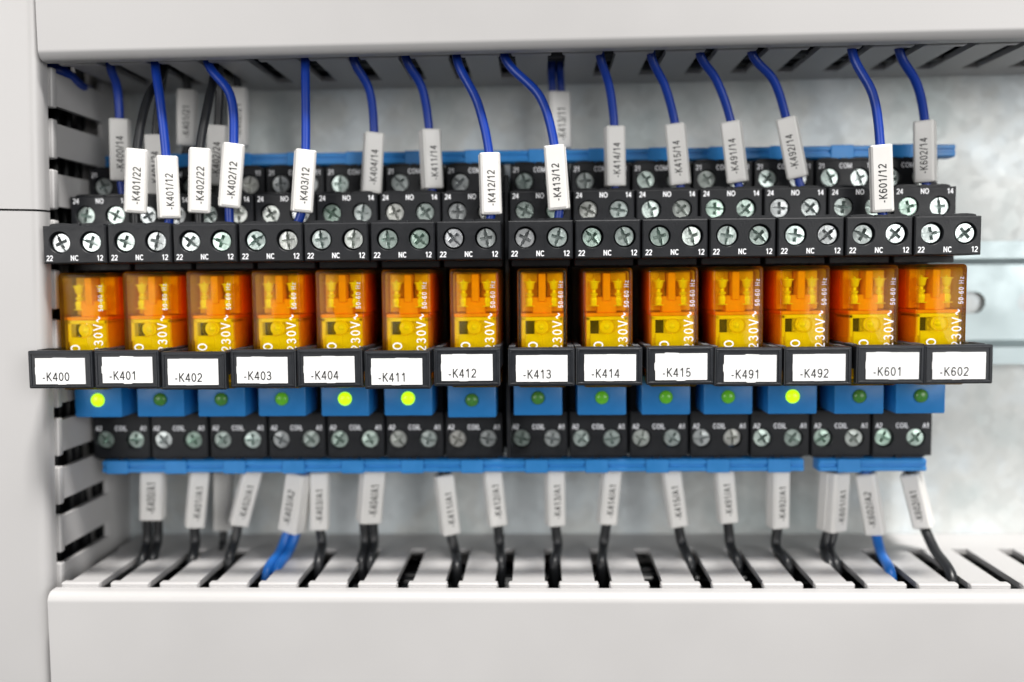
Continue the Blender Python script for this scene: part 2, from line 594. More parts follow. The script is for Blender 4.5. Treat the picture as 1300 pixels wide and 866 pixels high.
# bottom duct
BZ = -74.6
bd = thing('wiring_duct', 'pale grey slotted duct running along the bottom, wires dropping into its slots', 'wiring duct', (0, 0, BZ),
           group='grey slotted wiring ducts')
XB = at(62, 800, -3).x
o = obj('cover', MB().prism(lid_profile(-3.0, -0.35, -60, 2.4, 1), 'x', XB, XR).mesh('cover', smooth=40), M['duct'], bd)
tine_b = tine_mesh(31.0, 'tine')
for j in range(-1, 25):
    xc = 11.44 + (j - 9.5) * PITCH
    if xc > XB + 5:
        obj('tine', tine_b, M['duct'], bd, (xc, 1.35, 0))
mb = MB().box(XB + 1, XR, 32.25, PLATE - 0.1, -1.5, 0)
obj('side_wall', mb, M['duct'], bd)
obj('back_panel', MB().box(XB + 1, XR, PLATE - 1.8, PLATE - 0.1, -60, -1.6), M['duct'], bd)

obj('outer_wall', MB().box(XB + 1, XR, 0.5, PLATE - 0.1, -62, -60.2), M['duct'], bd)

# top duct
TZ = 55.0
td = thing('wiring_duct', 'pale grey slotted duct running along the top, blue wires hanging from it', 'wiring duct', (0, 0, TZ),
           rot=(0, math.radians(-0.32), 0), group='grey slotted wiring ducts')
XT = at(47, 40, 0).x
obj('cover', MB().prism(lid_profile(0.0, -1.2, 60, 2.4, -1), 'x', XT, XR).mesh('cover', smooth=40), M['duct'], td)
tine_t = tine_mesh(29.5, 'tine')
for j in range(-1, 24):
    xc = 13.09 + (j - 9.5) * PITCH
    if xc > XT + 5:
        obj('tine', tine_t, M['duct'], td, (xc, 7.7, 0), (0, math.pi, 0))
obj('side_wall', MB().box(XT + 1, XR, 37.1, PLATE - 0.1, 0.0, 1.5), M['duct'], td)
obj('back_panel', MB().box(XT + 1, XR, PLATE - 1.8, PLATE - 0.1, 1.6, 60), M['duct'], td)

obj('outer_wall', MB().box(XT + 1, XR, 1.0, PLATE - 0.1, 60.2, 62), M['duct'], td)

# left duct (upright), its tines point to the front
LX = at(62, 400, 4).x
ld = thing('wiring_duct', 'pale grey upright slotted duct at the left edge with a seam in its cover', 'wiring duct',
           (LX, 0, 0), rot=(0, math.radians(1.5), 0), group='grey slotted wiring ducts')
seam = at(30, 267, 1).z
for z0, z1 in ((-150, seam - 0.25), (seam + 0.25, 130)):
    prof = lid_profile(1.6, 0, -60, 2.6, 1)            # (y, x)
    obj('cover', MB().prism([(x, y) for y, x in prof], 'z', z0, z1).mesh('cover', smooth=40), M['duct'], ld)
tine_l = tine_mesh(27.5, 'tine')
zs = at(66, 209, 8).z
for j in range(-6, 13):
    zc = zs + PITCH / 2 - j * PITCH
    o = obj('tine', tine_l, M['duct'], ld, (0.1, 6.3, zc))
    o.rotation_euler = (0, math.pi / 2, 0)
obj('side_wall', MB().box(-1.4, 0.1, 33.7, PLATE - 0.1, -150, 130), M['duct'], ld)
obj('back_panel', MB().box(-60, -2.5, PLATE - 1.8, PLATE - 0.1, -150, 130), M['duct'], ld)

obj('outer_wall', MB().box(-62, -60.2, 2.5, PLATE - 0.1, -150, 130), M['duct'], ld)

# ------------------------------------------------------------------ relay sockets
NAMES = ['K400', 'K401', 'K402', 'K403', 'K404', 'K411', 'K412', 'K413', 'K414', 'K415', 'K491', 'K492', 'K601', 'K602']
W = 15.3


def unit_x(i):
    return (i - 7) * 15.8 + (1.185 if i >= 7 else 0)


def block_mesh(depth, h, screws, r, lug):
    """terminal block: front at y=0, x 0..W, z 0..h, with round screw wells"""
    mb = MB()
    c = 0.28
    mid = (screws[0][0] + screws[1][0]) / 2
    for (xa, xb), (sx, sz) in (((c, mid), screws[0]), ((mid, W - c), screws[1])):
        za, zb = c, h - c
        ang = [2 * math.pi * k / 40 for k in range(40)]
        for X, Z in ((xa, za), (xb, za), (xb, zb), (xa, zb)):
            ang.append(math.atan2(Z - sz, X - sx) % (2 * math.pi))
        ang = sorted(set(round(a, 6) for a in ang))
        outer, inner, rim = [], [], []
        for a in ang:
            dx, dz = math.cos(a), math.sin(a)
            t = min(((xb - sx) / dx if dx > 1e-9 else (xa - sx) / dx if dx < -1e-9 else 1e9),
                    ((zb - sz) / dz if dz > 1e-9 else (za - sz) / dz if dz < -1e-9 else 1e9))
            outer.append((sx + dx * t, 0, sz + dz * t))
            rim.append((sx + dx * (r + 0.12), 0, sz + dz * (r + 0.12)))
            inner.append((sx + dx * r, 0.12, sz + dz * r))
        deep = [(x, 3.6, z) for x, y, z in inner]
        n = len(ang)
        vs = outer + rim + inner + deep
        fs = []
        for a_, b_ in ((0, 1), (1, 2), (2, 3)):
            fs += [[a_ * n + i, a_ * n + (i + 1) % n, b_ * n + (i + 1) % n, b_ * n + i] for i in range(n)]
        fs.append([3 * n + i for i in range(n)])
        mb.data(vs, fs)
    a = [(c, 0, c), (W - c, 0, c), (W - c, 0, h - c), (c, 0, h - c)]
    b_ = [(0, c, 0), (W, c, 0), (W, c, h), (0, c, h)]
    d = [(0, depth, 0), (W, depth, 0), (W, depth, h), (0, depth, h)]
    fs = []
    for p in (0, 4):
        fs += [[p + i, p + (i + 1) % 4, p + 4 + (i + 1) % 4, p + 4 + i] for i in range(4)]
    fs.append([8, 9, 10, 11])
    mb.data(a + b_ + d, fs)
    # wire funnels standing a little above (or below) the block, and the small latch between them
    z0, s = (h, 1) if lug > 0 else (0, -1)
    for sx, sz in screws:
        pts = []
        for i in range(9):
            t = math.pi * i / 8
            pts.append((sx + 2.9 * math.cos(t), z0 + s * (0.75 * math.sin(t) ** 0.5 - 0.05)))
        mb.prism(pts, 'y', 1.0, min(depth - 1.5, 8.5))
    m_ = (screws[0][0] + screws[1][0]) / 2
    mb.prism([(m_ - 1.1, z0 - s * 0.05), (m_ + 1.1, z0 - s * 0.05), (m_ + 0.7, z0 + s * 0.55), (m_ - 0.7, z0 + s * 0.55)], 'y', 0.5, 3.0)
    return mb.mesh('terminal_block')


def screw_mesh(R):
    """screw head facing -y, combined cross and slot cut into it"""
    w, a, s_, L = 0.175 * R, 0.66 * R, 0.08 * R, 0.94 * R
    q = [(L, s_), (a, s_), (a, w), (w, w), (w, a), (-w, a), (-w, w), (-a, w), (-a, s_), (-L, s_)]
    cut = q + [(x, -z) for x, z in q[::-1]]
    n = 40
    rim = [(R * 0.95 * math.cos(2 * math.pi * k / n), R * 0.95 * math.sin(2 * math.pi * k / n)) for k in range(n)]
    flat = rim + cut[::-1]
    tri = tessellate_polygon([[Vector((p[0], p[1], 0)) for p in rim], [Vector((p[0], p[1], 0)) for p in cut[::-1]]])
    mb = MB()
    mb.data([(p[0], -0.10 * (1 - (p[0] ** 2 + p[1] ** 2) / R ** 2), p[1]) for p in flat], tri)
    m_ = len(cut)
    top = [(p[0], -0.10 * (1 - (p[0] ** 2 + p[1] ** 2) / R ** 2), p[1]) for p in cut]
    low = [(p[0] * 0.93, 2.2, p[1] * 0.93) for p in cut]
    mb.data(top + low, [[i, (i + 1) % m_, m_ + (i + 1) % m_, m_ + i] for i in range(m_)])
    mb.data(low, tessellate_polygon([[Vector((p[0], p[2], 0)) for p in low]]))
    ring = [(p[0], 0.0 - 0.10 * (1 - 0.9025), p[1]) for p in rim]
    r2 = [(p[0] / 0.95, 0.12, p[1] / 0.95) for p in rim]
    r3 = [(p[0] / 0.95, 2.4, p[1] / 0.95) for p in rim]
    fs = []
    for p in (0, n):
        fs += [[p + i, p + (i + 1) % n, p + n + (i + 1) % n, p + n + i] for i in range(n)]
    mb.data(ring + r2 + r3, fs)
    return mb.mesh('screw')


SC = screw_mesh(2.28)
# (block, front y, bottom z, height, depth, x shift, screws, well radius, text, text z, capital height)
BLOCKS = [
    ('NC', 0.0, 5.0, 9.02, 13.0, 0.0, ((4.05, 5.05), (11.65, 5.05)), 2.58, ('22', 'NC', '12'), 0.65, 1.30),
    ('NO', 13.37, 12.0, 10.13, 10.4, 0.0, ((3.75, 5.3), (11.4, 5.3)), 2.42, ('24', 'NO', '14'), 8.35, 1.30),
    ('COM', 24.0, 20.5, 9.7, 12.0, -0.1, ((3.65, 5.2), (11.35, 5.2)), 2.42, ('21', 'COM', '11'), 7.55, 1.30),
    ('COIL', 22.0, -46.7, 12.2, 14.0, -0.85, ((3.1, 4.75), (11.2, 4.75)), 2.42, ('A2', 'COIL', 'A1'), 7.35, 1.30),
]
bmeshes = {b[0]: block_mesh(b[4], b[3], b[6], b[7], -1 if b[0] == 'COIL' else 1) for b in BLOCKS}
core = MB().box(0.05, W - 0.05, 28.3, PLATE - 7.6, -45.5, 27, 0.3)
core.box(0.3, W - 0.3, 13.1, 28.4, 3.4, 12.2, 0.2)
core.box(-0.75, W - 1.0, 24.0, 28.4, -36, -26.8, 0.2)
core_me = core.mesh('body')
HA = [35.3, 119, 203.7, 292.7, 377, 462.7, 551, 645, 730.7, 820.8, 906.7, 995.7, 1086.5, 1173]
HZ = [0, 0, -0.45, 0.0, 0.0, -0.5, 0.1, 0.0, 0.05, 0.1, -0.25, -0.35, 0.05, 0.0]
clip = MB()
HW, HH = 15.25, 8.85
clip.box(0, HW, 0, 1.9, 0, HH, 0.28, 2)
for zz in (0.35, HH - 0.75):
    clip.box(0.35, HW - 0.35, -0.22, 0.3, zz, zz + 0.4, 0.08)
for xx in (0.35, HW - 0.85):
    clip.box(xx, xx + 0.5, -0.22, 0.3, 0.78, HH - 0.78, 0.08)
for xx in (0.12, HW - 1.42):
    clip.box(xx, xx + 1.3, 1.8, 33, 3.2, HH - 0.2, 0.2)
    for k in range(6):
        clip.box(xx - 0.12, xx + 1.42, 4.0 + k * 0.9, 4.45 + k * 0.9, 3.6, HH - 0.02, 0.06)
clip_me = clip.mesh('retaining_clip')
group_s = 'relay sockets on the rail'
sockets = []
for i, nm in enumerate(NAMES):
    ux = unit_x(i)
    root = thing('relay_socket', 'black screw terminal socket whose clip card reads -' + nm, 'relay socket',
                 (ux, PLATE - 7.6, RZ), group=group_s)
    sockets.append(root)
    off = Vector((0, -(PLATE - 7.6), -RZ))
    obj('body', core_me, M['black'], root, off)
    for nmb, y, z, h, d, dx, scr, r, txt, tz, ts in BLOCKS:
        jit = random.uniform(-0.12, 0.12)
        b = obj('terminal_block', bmeshes[nmb], M['black'], root, off + Vector((dx + jit * 0.5, y + jit, z)))
        for sx, sz in scr:
            obj('screw', SC, M['screw'], b, (sx + random.uniform(-0.1, 0.1), 0.8 + random.uniform(-0.2, 0.4), sz + random.uniform(-0.1, 0.1)),
                (random.uniform(-0.045, 0.045), random.uniform(0, math.pi), random.uniform(-0.045, 0.045)))
        key = 'print_' + nmb
        me = bpy.data.meshes.get(key)
        if not me:
            me = join_text([(txt[0], ts, 0.75, tz, -0.03, 0, 0.17, 1.04, 'LEFT'), (txt[1], ts, 7.6, tz, -0.03, 0, 0.17, 1.04, 'CENTER'),
                            (txt[2], ts, W - 0.75, tz, -0.03, 0, 0.17, 1.04, 'RIGHT')], key)
        obj('lettering', me, M['white_print'], b)
    # clip with its card
    hx = at(HA[i], 466, -8.4).x
    tilt = random.uniform(-0.006, 0.006)
    yj = random.uniform(-0.35, 0.35)
    cl = obj('retaining_clip', clip_me, M['clip'], root, off + Vector((hx - ux, -8.4 + yj, -24.2 + HZ[i])), (0, tilt, random.uniform(-0.012, 0.012)))
    cx, cz = 1.95 + random.uniform(-0.35, 0.2), 1.15 + random.uniform(-0.1, 0.12)
    tt, tb = random.uniform(1.0, 5.5), random.uniform(4.0, 5.5)
    cw, ch = 11.75, 6.05
    tab = random.choice((0.05, 0.10, 0.10, 0.2))
    pts = [(0, 0), (tb, 0), (tb + 0.15, -tab), (tb + 2.0, -tab * 0.9), (tb + 2.2, 0), (cw, 0), (cw, ch), (tt + 3.4, ch), (tt + 3.1, ch + 0.6 * tab),
           (tt + 0.2, ch + tab), (tt, ch), (0, ch), (0, ch - 2.0), (-tab, ch - 2.2), (-tab * 0.9, ch - 3.7), (0, ch - 3.9)]
    mb = MB()
    mb.prism([(cx + x, cz + z) for x, z in pts], 'y', -0.33, -0.02)
    obj('label_card', mb, M['card'], cl)
    me = join_text([('-' + nm, 2.05, cx + 1.55, cz + 0.72, -0.36, 0, 0.13, 1.10, 'LEFT')], 'card_print')
    obj('lettering', me, M['ink'], cl)

o = obj('gap_filler_plate', MB().box(0, 1.05, 0, 24, -38, 34, 0.15), M['black'], None, (unit_x(6) + W + 0.33, 15.0, RZ))  # added black filler so the gap between the sockets looks dark
tag(o, 'thin black filler plate added to darken the gap between the -K412 and -K413 sockets', 'gap filler')

# ------------------------------------------------------------------ plug-in relays
RW, RH, RD = 11.9, 28.8, 24.6


def rounded(w, h, r, n=4, cx=0.0, cz=0.0):
    pts = []
    for qx, qz, a0 in ((w / 2 - r, h / 2 - r, 0), (-w / 2 + r, h / 2 - r, 1), (-w / 2 + r, -h / 2 + r, 2), (w / 2 - r, -h / 2 + r, 3)):
        for k in range(n + 1):
            a = math.pi / 2 * (a0 + k / n)
            pts.append((cx + qx + r * math.cos(a), cz + qz + r * math.sin(a)))
    return pts


def shell(w, h, d, y0, r, taper, edge):
    """closed box skin with rounded corners, slightly wider at the back"""
    loops = [(y0, w - 2 * edge, h - 2 * edge, max(r - edge, 0.15)), (y0 + edge * 0.3, w - 0.6 * edge, h - 0.6 * edge, r), (y0 + edge, w, h, r),
             (y0 + d, w + taper, h + taper * 0.4, r)]
    vs, fs = [], []
    n = None
    for yy, ww, hh, rr in loops:
        p = rounded(ww, hh, rr)
        n = len(p)
        vs += [(a, yy, b_) for a, b_ in p]
    for j in range(len(loops) - 1):
        fs += [[j * n + i, j * n + (i + 1) % n, (j + 1) * n + (i + 1) % n, (j + 1) * n + i] for i in range(n)]
    fs.append(list(range(n)))
    fs.append([(len(loops) - 1) * n + i for i in range(n)])
    return vs, fs


def hring(mb, x, z, y0, y1, r0, r1, n=28):
    vs, fs = [], []
    for r, y in ((r1, y0 + 0.12), (r1 - 0.12, y0), (r0 + 0.12, y0), (r0, y0 + 0.12), (r0, y1), (r1, y1)):
        vs += [(x + r * math.cos(2 * math.pi * k / n), y, z + r * math.sin(2 * math.pi * k / n)) for k in range(n)]
    for j in range(6):
        a, b_ = j * n, ((j + 1) % 6) * n
        fs += [[a + k, a + (k + 1) % n, b_ + (k + 1) % n, b_ + k] for k in range(n)]
    mb.data(vs, fs)


# local frame of a relay: x centred, y=0 at the front, z=0 at the top
mb = MB()
v, f = shell(RW, RH, RD, 0, 0.9, 0.5, 0.45)
mb.data([(a, b_, c - RH / 2) for a, b_, c in v], f)
v, f = shell(RW - 1.5, RH - 1.5, RD - 1.0, 0.75, 0.7, 0.5, 0.3)
mb.data([(a, b_, c - RH / 2) for a, b_, c in v], f)
hring(mb, -0.15, -14.1, -0.18, 0.05, 1.55, 1.95)
hring(mb, -4.2, -1.75, -0.10, 0.05, 0.75, 0.95)
cover_me = mb.mesh('cover', smooth=35)
cover_me.materials.append(M['amber'])
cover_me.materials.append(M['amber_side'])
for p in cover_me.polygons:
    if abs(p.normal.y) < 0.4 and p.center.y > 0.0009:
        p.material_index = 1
prof = [(0.25, -9.3), (1.55, -9.25), (1.6, -9.05), (0.9, -8.95), (1.15, -7.9), (1.05, -7.2), (0.55, -6.9), (0.95, -6.6), (1.0, -6.2), (0.55, -5.95),
        (0.5, -5.35), (0.95, -5.0), (1.25, -3.5), (1.6, -3.4), (1.6, -3.15), (0.4, -3.1), (0.2, -2.6)]
contact_me = MB().lathe(prof, (0, 0, 0), 'z', 20).mesh('contact', smooth=40)
frame_me = (MB().box(-0.9, 0.9, 3.0, 9.0, -8.0, -1.2, 0.15).box(-2.4, 2.4, 3.6, 9.0, -10.9, -7.0, 0.2)
            .box(-5.2, 5.2, 2.2, 13.0, -11.7, -10.9, 0.15).box(-5.1, 5.1, 9.0, 22.0, -10.8, -1.0, 0.1)).mesh('frame')
back_me = (MB().box(-5.0, -1.1, 6.8, 9.0, -10.6, -1.1, 0.2).box(1.1, 5.0, 6.8, 9.0, -10.6, -1.1, 0.2)
           .box(-4.8, 4.8, 13.2, 22, -27.5, -11.2, 0.3)).mesh('backing')
mb = MB()
mb.box(-5.05, 5.05, 2.4, 12.0, -27.4, -17.0, 0.25)
mb.box(-5.05, -4.1, 2.0, 12.0, -17.2, -11.8, 0.15)
mb.box(4.1, 5.05, 2.0, 12.0, -17.2, -11.8, 0.15)
mb.box(-5.05, 5.05, 2.0, 12.0, -12.7, -11.75, 0.15)
mb.box(-4.2, 0.2, 1.7, 3.0, -27.0, -15.9, 0.2)
mb.box(-1.6, 4.2, 1.9, 3.0, -27.0, -15.3, 0.2)
mb.lathe([(1.75, 0.0), (1.75, 2.0), (1.6, 2.2)], (-0.15, 1.3, -14.1), 'y', 24)
mb.box(-1.9, 4.2, 3.2, 11.0, -17.0, -12.7, 0.1)
bob_me = mb.mesh('coil_bobbin', smooth=35)
core2_me = MB().box(-4.1, -1.9, 4.2, 11.0, -17.0, -12.7, 0.1).mesh('coil_core')
pin_me = MB().lathe([(0.0001, -0.28), (0.35, -0.22), (0.75, 0.0), (0.8, 0.6)], (-0.15, 1.2, -14.1), 'y', 16).mesh('button')
relay_print = join_text([('230V~', 2.3, 4.75, -10.7, -0.05, 1, 0.115, 1.22, 'RIGHT'), ('50-60 Hz', 1.15, 5.05, -3.0, -0.05, 1, 0.13, 1.2, 'RIGHT'),
                         ('O', 2.3, -1.1, -17.6, -0.05, 1, 0.14, 1.0, 'RIGHT')], 'relay_print')
RR = [135, 217.5, 298.6, 381.6, 462.7, 547, 633.5, 719.7, 802.8, 886.6, 969, 1053.6, 1141, 1227]
for i, nm in enumerate(NAMES):
    xr = at(RR[i], 400, 3.4).x - RW / 2
    zt = 2.85 + random.uniform(-0.1, 0.1)
    root = thing('plug_in_relay', 'clear amber relay plugged in above the card -' + nm, 'relay', (xr, 3.4 + random.uniform(-0.3, 0.3), zt),
                 rot=(random.uniform(-0.006, 0.006), random.uniform(-0.004, 0.004), random.uniform(-0.012, 0.012)), group='amber relays in the sockets')
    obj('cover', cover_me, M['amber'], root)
    for sx in (-3.05, 2.95):
        obj('contact', contact_me, M['gold'], root, (sx, 4.6, 0))
    obj('frame', frame_me, M['red_frame'], root)
    obj('backing', back_me, M['backing'], root)
    bo = obj('coil_bobbin', bob_me, M['yellow'], root)
    obj('coil_core', core2_me, M['dark_in'], bo)
    obj('button', pin_me, M['gold'], bo)
    obj('lettering', relay_print, M['white_print'], root)

# ------------------------------------------------------------------ blue indicator modules
STATE = ['on', 'off', 'off', 'dim', 'on', 'on', 'off', 'off', 'dim', 'dim', 'dim', 'on', 'off', 'off']
LEDX = [125, 203, 281, 357.5, 438, 518, 599, 683, 764, 845.5, 924.5, 1006.5, 1090.5, 1169]
MW = 12.3
mod = MB()
prof = [(0.0, 0.0), (0.0, 9.5), (17.0, 9.5), (17.0, -0.6), (1.2, -0.6), (0.4, -0.35)]
mod.box(-MW / 2, MW / 2, 0, 17, -0.5, 9.5, 0.45, 2)
mod_me = mod.mesh('body', smooth=40)
led_me = MB().lathe([(1.72, 0.3), (1.72, -0.15), (1.6, -0.5), (1.2, -0.8), (0.6, -0.95), (0.05, -1.0)], (0, 0, 0), 'y', 24).mesh('led', smooth=60)
bez_me = MB()
hring(bez_me, 0, 0, -0.06, 0.3, 1.75, 2.0)
bez_me = bez_me.mesh('bezel', smooth=40)
WORD = {'on': 'brightly lit', 'dim': 'dim green', 'off': 'unlit dark green'}
for i, nm in enumerate(NAMES):
    p = at(LEDX[i], 505, 12.4)
    root = thing('indicator_module', 'blue plug-in module with %s lamp below the card -%s' % (WORD[STATE[i]], nm), 'indicator module',
                 (p.x, 12.4 + random.uniform(-0.3, 0.3), -33.7 - (0.5 if i in (6,) else 0)), group='blue indicator modules')
    obj('body', mod_me, M['blue'], root)
    led = obj('led', led_me, M['led_' + STATE[i]], root, (0, 0, 4.0))
    led.data = led_me.copy()
    led.data.materials.clear()
    led.data.materials.append(M['led_' + STATE[i]])
    obj('bezel', bez_me, M['blue'], root, (0, 0, 4.0))


# ------------------------------------------------------------------ jumper combs
def comb(label, x0, x1, y, z, units, up_):
    root = thing('jumper_comb', label, 'jumper comb', ((x0 + x1) / 2, y, z), group='blue jumper combs')
    xo = (x0 + x1) / 2
    bar = MB().box(x0 - xo, x1 - xo, 0.9, 5.7, 0.0, 3.3, 0.25)
    bar.box(x0 - xo + 0.2, x1 - xo - 0.2, 0.2, 1.0, 0.25, 1.35, 0.15)
    bar.box(x0 - xo + 0.2, x1 - xo - 0.2, 0.35, 1.0, 2.1, 3.1, 0.15)
    obj('bar', bar, M['comb'], root)
    for u in units:
        obj('rib', MB().box(u - 3.0 - xo, u + 3.0 - xo, -0.1, 0.95, -0.1, 3.42, 0.2), M['comb'], root)
        obj('tooth', MB().box(u + 3.4 - xo, u + 4.8 - xo, 4.2, 5.6, 3.2 if up_ else -3.2, 6.5 if up_ else 0.1, 0.1), M['comb'], root)
    return root


lower = [unit_x(i) for i in range(14)]
comb('long blue jumper comb under the coil terminals from -K400 to -K492', at(128, 590, 20).x, at(1022, 590, 20).x, 20.0, -50.55,
     [u + 6.2 for u in lower[:12]], True)
comb('short blue jumper comb under the coil terminals of -K601 and -K602', at(1040, 590, 20).x, at(1178, 590, 20).x, 20.0, -50.6,
     [u + 8.4 for u in lower[12:13]], True)
comb('blue jumper comb lying behind the upper wires above the common terminals', -108.0, at(1215, 190, 27).x, 27.0, 31.0,
     [u + 7.6 for u in lower], False)

# ------------------------------------------------------------------ wires with marker sleeves
SLW, SLD, SLL = 5.0, 4.6, 15.4


def sleeve_mesh(length):
    """square marker sleeve, axis z from 0 to length, label face to -y; open bore"""
    mb = MB()
    n_out = rounded(SLW, SLD, 0.7, 4)
    n = len(n_out)
    e = 0.25
    outer_small = rounded(SLW - 2 * e, SLD - 2 * e, 0.5, 4)
    bore = [(1.45 * math.cos(math.pi / 2 * 0 + 2 * math.pi * (k + 0.0) / n + 0.1), 1.45 * math.sin(2 * math.pi * k / n + 0.1)) for k in range(n)]
    loops = [(bore, 2.0), (bore, 0.0), (outer_small, 0.0), (n_out, e), (n_out, length - e), (outer_small, length), (bore, length), (bore, length - 2)]
    vs, fs = [], []
    for p, z in loops:
        vs += [(a, b_, z) for a, b_ in p]
    for j in range(len(loops) - 1):
        fs += [[j * n + i, j * n + (i + 1) % n, (j + 1) * n + (i + 1) % n, (j + 1) * n + i] for i in range(n)]
    mb.data(vs, fs)
    # retaining rails along the label face and the slipped-in label strip
    mb.box(-2.0, 2.0, -SLD / 2 - 0.14, -SLD / 2 + 0.1, 0.5, length - 0.35, 0.1)
    mb.box(SLW / 2 - 0.1, SLW / 2 + 0.16, -0.25, 0.25, 0.4, length - 0.4, 0.08)
    mb.box(-SLW / 2 - 0.16, -SLW / 2 + 0.1, -0.25, 0.25, 0.4, length - 0.4, 0.08)
    return mb.mesh('marker_sleeve', smooth=35)


sl_me = sleeve_mesh(SLL)


def wire(label, text, ends, Y, pts_up, twist, material, name, terminal=None, double=0.0, length=SLL, down=False, r=1.10, text_size=1.8):
    """ends = ((px,py) of the sleeve's lower end, (px,py) of its upper end); pts_up = [(px,py,Y), ...] of the free wire"""
    lo, hi = at(*ends[0], Y), at(*ends[1], Y)
    axis = (hi - lo).normalized()
    root = thing(name, label, 'wire', terminal if terminal else (lo if not down else hi), group='marked wires of the relays')
    rl = root.location / S
    if down:
        path = ([Vector(terminal)] if terminal else [hi + Vector((0, 0, 7))]) + [hi, lo] + [at(*p) for p in (pts_up[1:] if len(pts_up) > 2 else pts_up)]
    else:
        path = ([Vector(terminal)] if terminal else [lo - Vector((0, 0, 7))]) + [lo, hi] + [at(*p) for p in (pts_up[1:] if len(pts_up) > 2 else pts_up)]
    last = path[-1]
    path.append(last + Vector((random.uniform(-1, 1), 2.0, -14 if down else 14)))
    shifts = (-double, double) if double else (0,)
    for s in shifts:
        pl = [p - rl + Vector((s, 0.3 * s, 0)) for p in path]
        obj('insulation', tube(pl, r * (0.95 if double else 1)), material, root)
    # sleeve frame
    z = axis
    yv = Vector((0, 1, 0))
    x = yv.cross(z).normalized()
    y = z.cross(x)
    R = Matrix((x, y, z)).transposed().to_4x4() @ Matrix.Rotation(math.radians(twist), 4, 'Z')
    k = (hi - lo).length / SLL
    dx = (1.25 if double else 1.0)
    sl = obj('marker_sleeve', sl_me, M['sleeve'], root)
    sl.matrix_local = Matrix.Translation((lo - rl) * S) @ R @ Matrix.Diagonal((dx, dx, k, 1))
    if text:
        me = join_text([(text, text_size, 0.95, 2.1, -SLD / 2 - 0.17, 1, 0.14, 1.1, 'LEFT')], 'sleeve_print')
        obj('lettering', me, M['ink'], sl)
    return root


BL, BK, LB = M['wire_blue'], M['wire_black'], M['wire_light']


def nc(nm, side):
    i = NAMES.index(nm)
    return (unit_x(i) + (11.65 if side == '12' else 4.05), 6.5, 12.5)


def no(nm, side):
    i = NAMES.index(nm)
    return (unit_x(i) + (11.4 if side == '14' else 3.75), 19.5, 20.5)


def com(nm, side):
    i = NAMES.index(nm)
    return (unit_x(i) + (11.3 if side == '11' else 3.6), 31.0, 28.5)


def coil(nm, side):
    i = NAMES.index(nm)
    return (unit_x(i) - 0.85 + (11.2 if side == 'A1' else 3.1), 28.0, -45)


# (relay, contact, sleeve low px, sleeve high px, wire px above with Y, twist, colour)
NCW = [
    ('K401', '22', (172, 271), (174, 190), [(177, 172, 8), (188, 124, 11), (206, 92, 18)], 24, BK),
    ('K401', '12', (215, 278), (211, 199), [(209, 172, 7), (203, 125, 7.5), (197, 81, 10)], 30, BL),
    ('K402', '22', (253, 271), (254, 189), [(257, 165, 8), (265, 128, 10), (272, 92, 16)], 22, BK),
    ('K402', '12', (291, 264), (297, 183), [(299, 158, 7), (292, 120, 8), (264, 80, 10)], 22, BL),
    ('K403', '12', (383, 270), (388, 191), [(389, 160, 7), (388, 120, 8), (387.5, 75, 10)], 20, BL),
    ('K412', '12', (623.5, 273), (621, 195), [(617, 170, 7), (606, 130, 8), (580, 74, 10)], 8, BL),
    ('K413', '12', (710, 267), (704, 185.5), [(699, 165, 7), (686, 124, 8), (641, 73, 10)], -7, BL),
    ('K601', '12', (1120, 270), (1117.5, 185), [(1113, 160, 7), (1108, 120, 8), (1083, 70, 10)], -14, BL),
]
for nm, side, lo, hi, up_, tw, ma in NCW:
    col = 'blue' if ma is BL else 'black'
    wire('%s wire with white sleeve reading -%s/%s' % (col, nm, side), '-%s/%s' % (nm, side), (lo, hi), 6.3, up_, tw, ma, col + '_wire', nc(nm, side))
NOW = [
    ('K400', '14', (154, 230), (152, 152), [(151, 130, 19), (148, 108, 18), (140, 84, 15)], 20, BL),
    ('K404', '14', (471, 246), (475, 169), [(474, 145, 19), (468, 112, 17), (449, 76, 14)], 18, BL),
    ('K411', '14', (549, 240), (545, 165), [(542, 140, 19), (535, 110, 17), (516, 76, 14)], 24, BL),
    ('K414', '14', (781, 237), (780, 161), [(778, 138, 19), (773, 108, 17), (762, 72, 14)], 6, BL),
    ('K415', '14', (864, 235), (857, 158), [(852, 138, 19), (844, 109, 17), (827, 72, 14)], -14, BL),
    ('K491', '14', (937, 232), (928, 155), [(921, 135, 19), (909, 101, 17), (889, 70, 14)], -22, BL),
    ('K492', '14', (1013, 226), (998, 150), [(992, 130, 19), (982, 102, 17), (955, 69, 14)], -22, BL),
    ('K602', '14', (1175, 232), (1174, 154), [(1170, 132, 19), (1164, 107, 17), (1143, 69, 14)], -32, BL),
    ('K401', '24', (201, 248), (198, 172), [(199, 140, 20), (205, 110, 21), (208, 88, 20)], 10, BK),
    ('K402', '24', (275, 236), (277, 160), [(278, 135, 20), (279, 108, 20), (278, 86, 18)], 12, BK),
]
for nm, side, lo, hi, up_, tw, ma in NOW:
    col = 'blue' if ma is BL else 'black'
    wire('%s wire with greyish sleeve reading -%s/%s behind the front wires' % (col, nm, side), '-%s/%s' % (nm, side), (lo, hi), 19.5, up_, tw, ma,
         col + '_wire', no(nm, side))
COW = [
    ('K413', '11', (709, 190), (707, 118), [(706, 100, 31), (705.5, 88, 29)], 18, BL, 1.15),
    ('K401', '21', (238, 186), (238, 115), [(236, 98, 31), (232, 84, 29)], 10, BK, 0),
    ('K402', '21', (303, 186), (302, 112), [(300, 98, 31), (297, 84, 29)], 14, BK, 0),
]
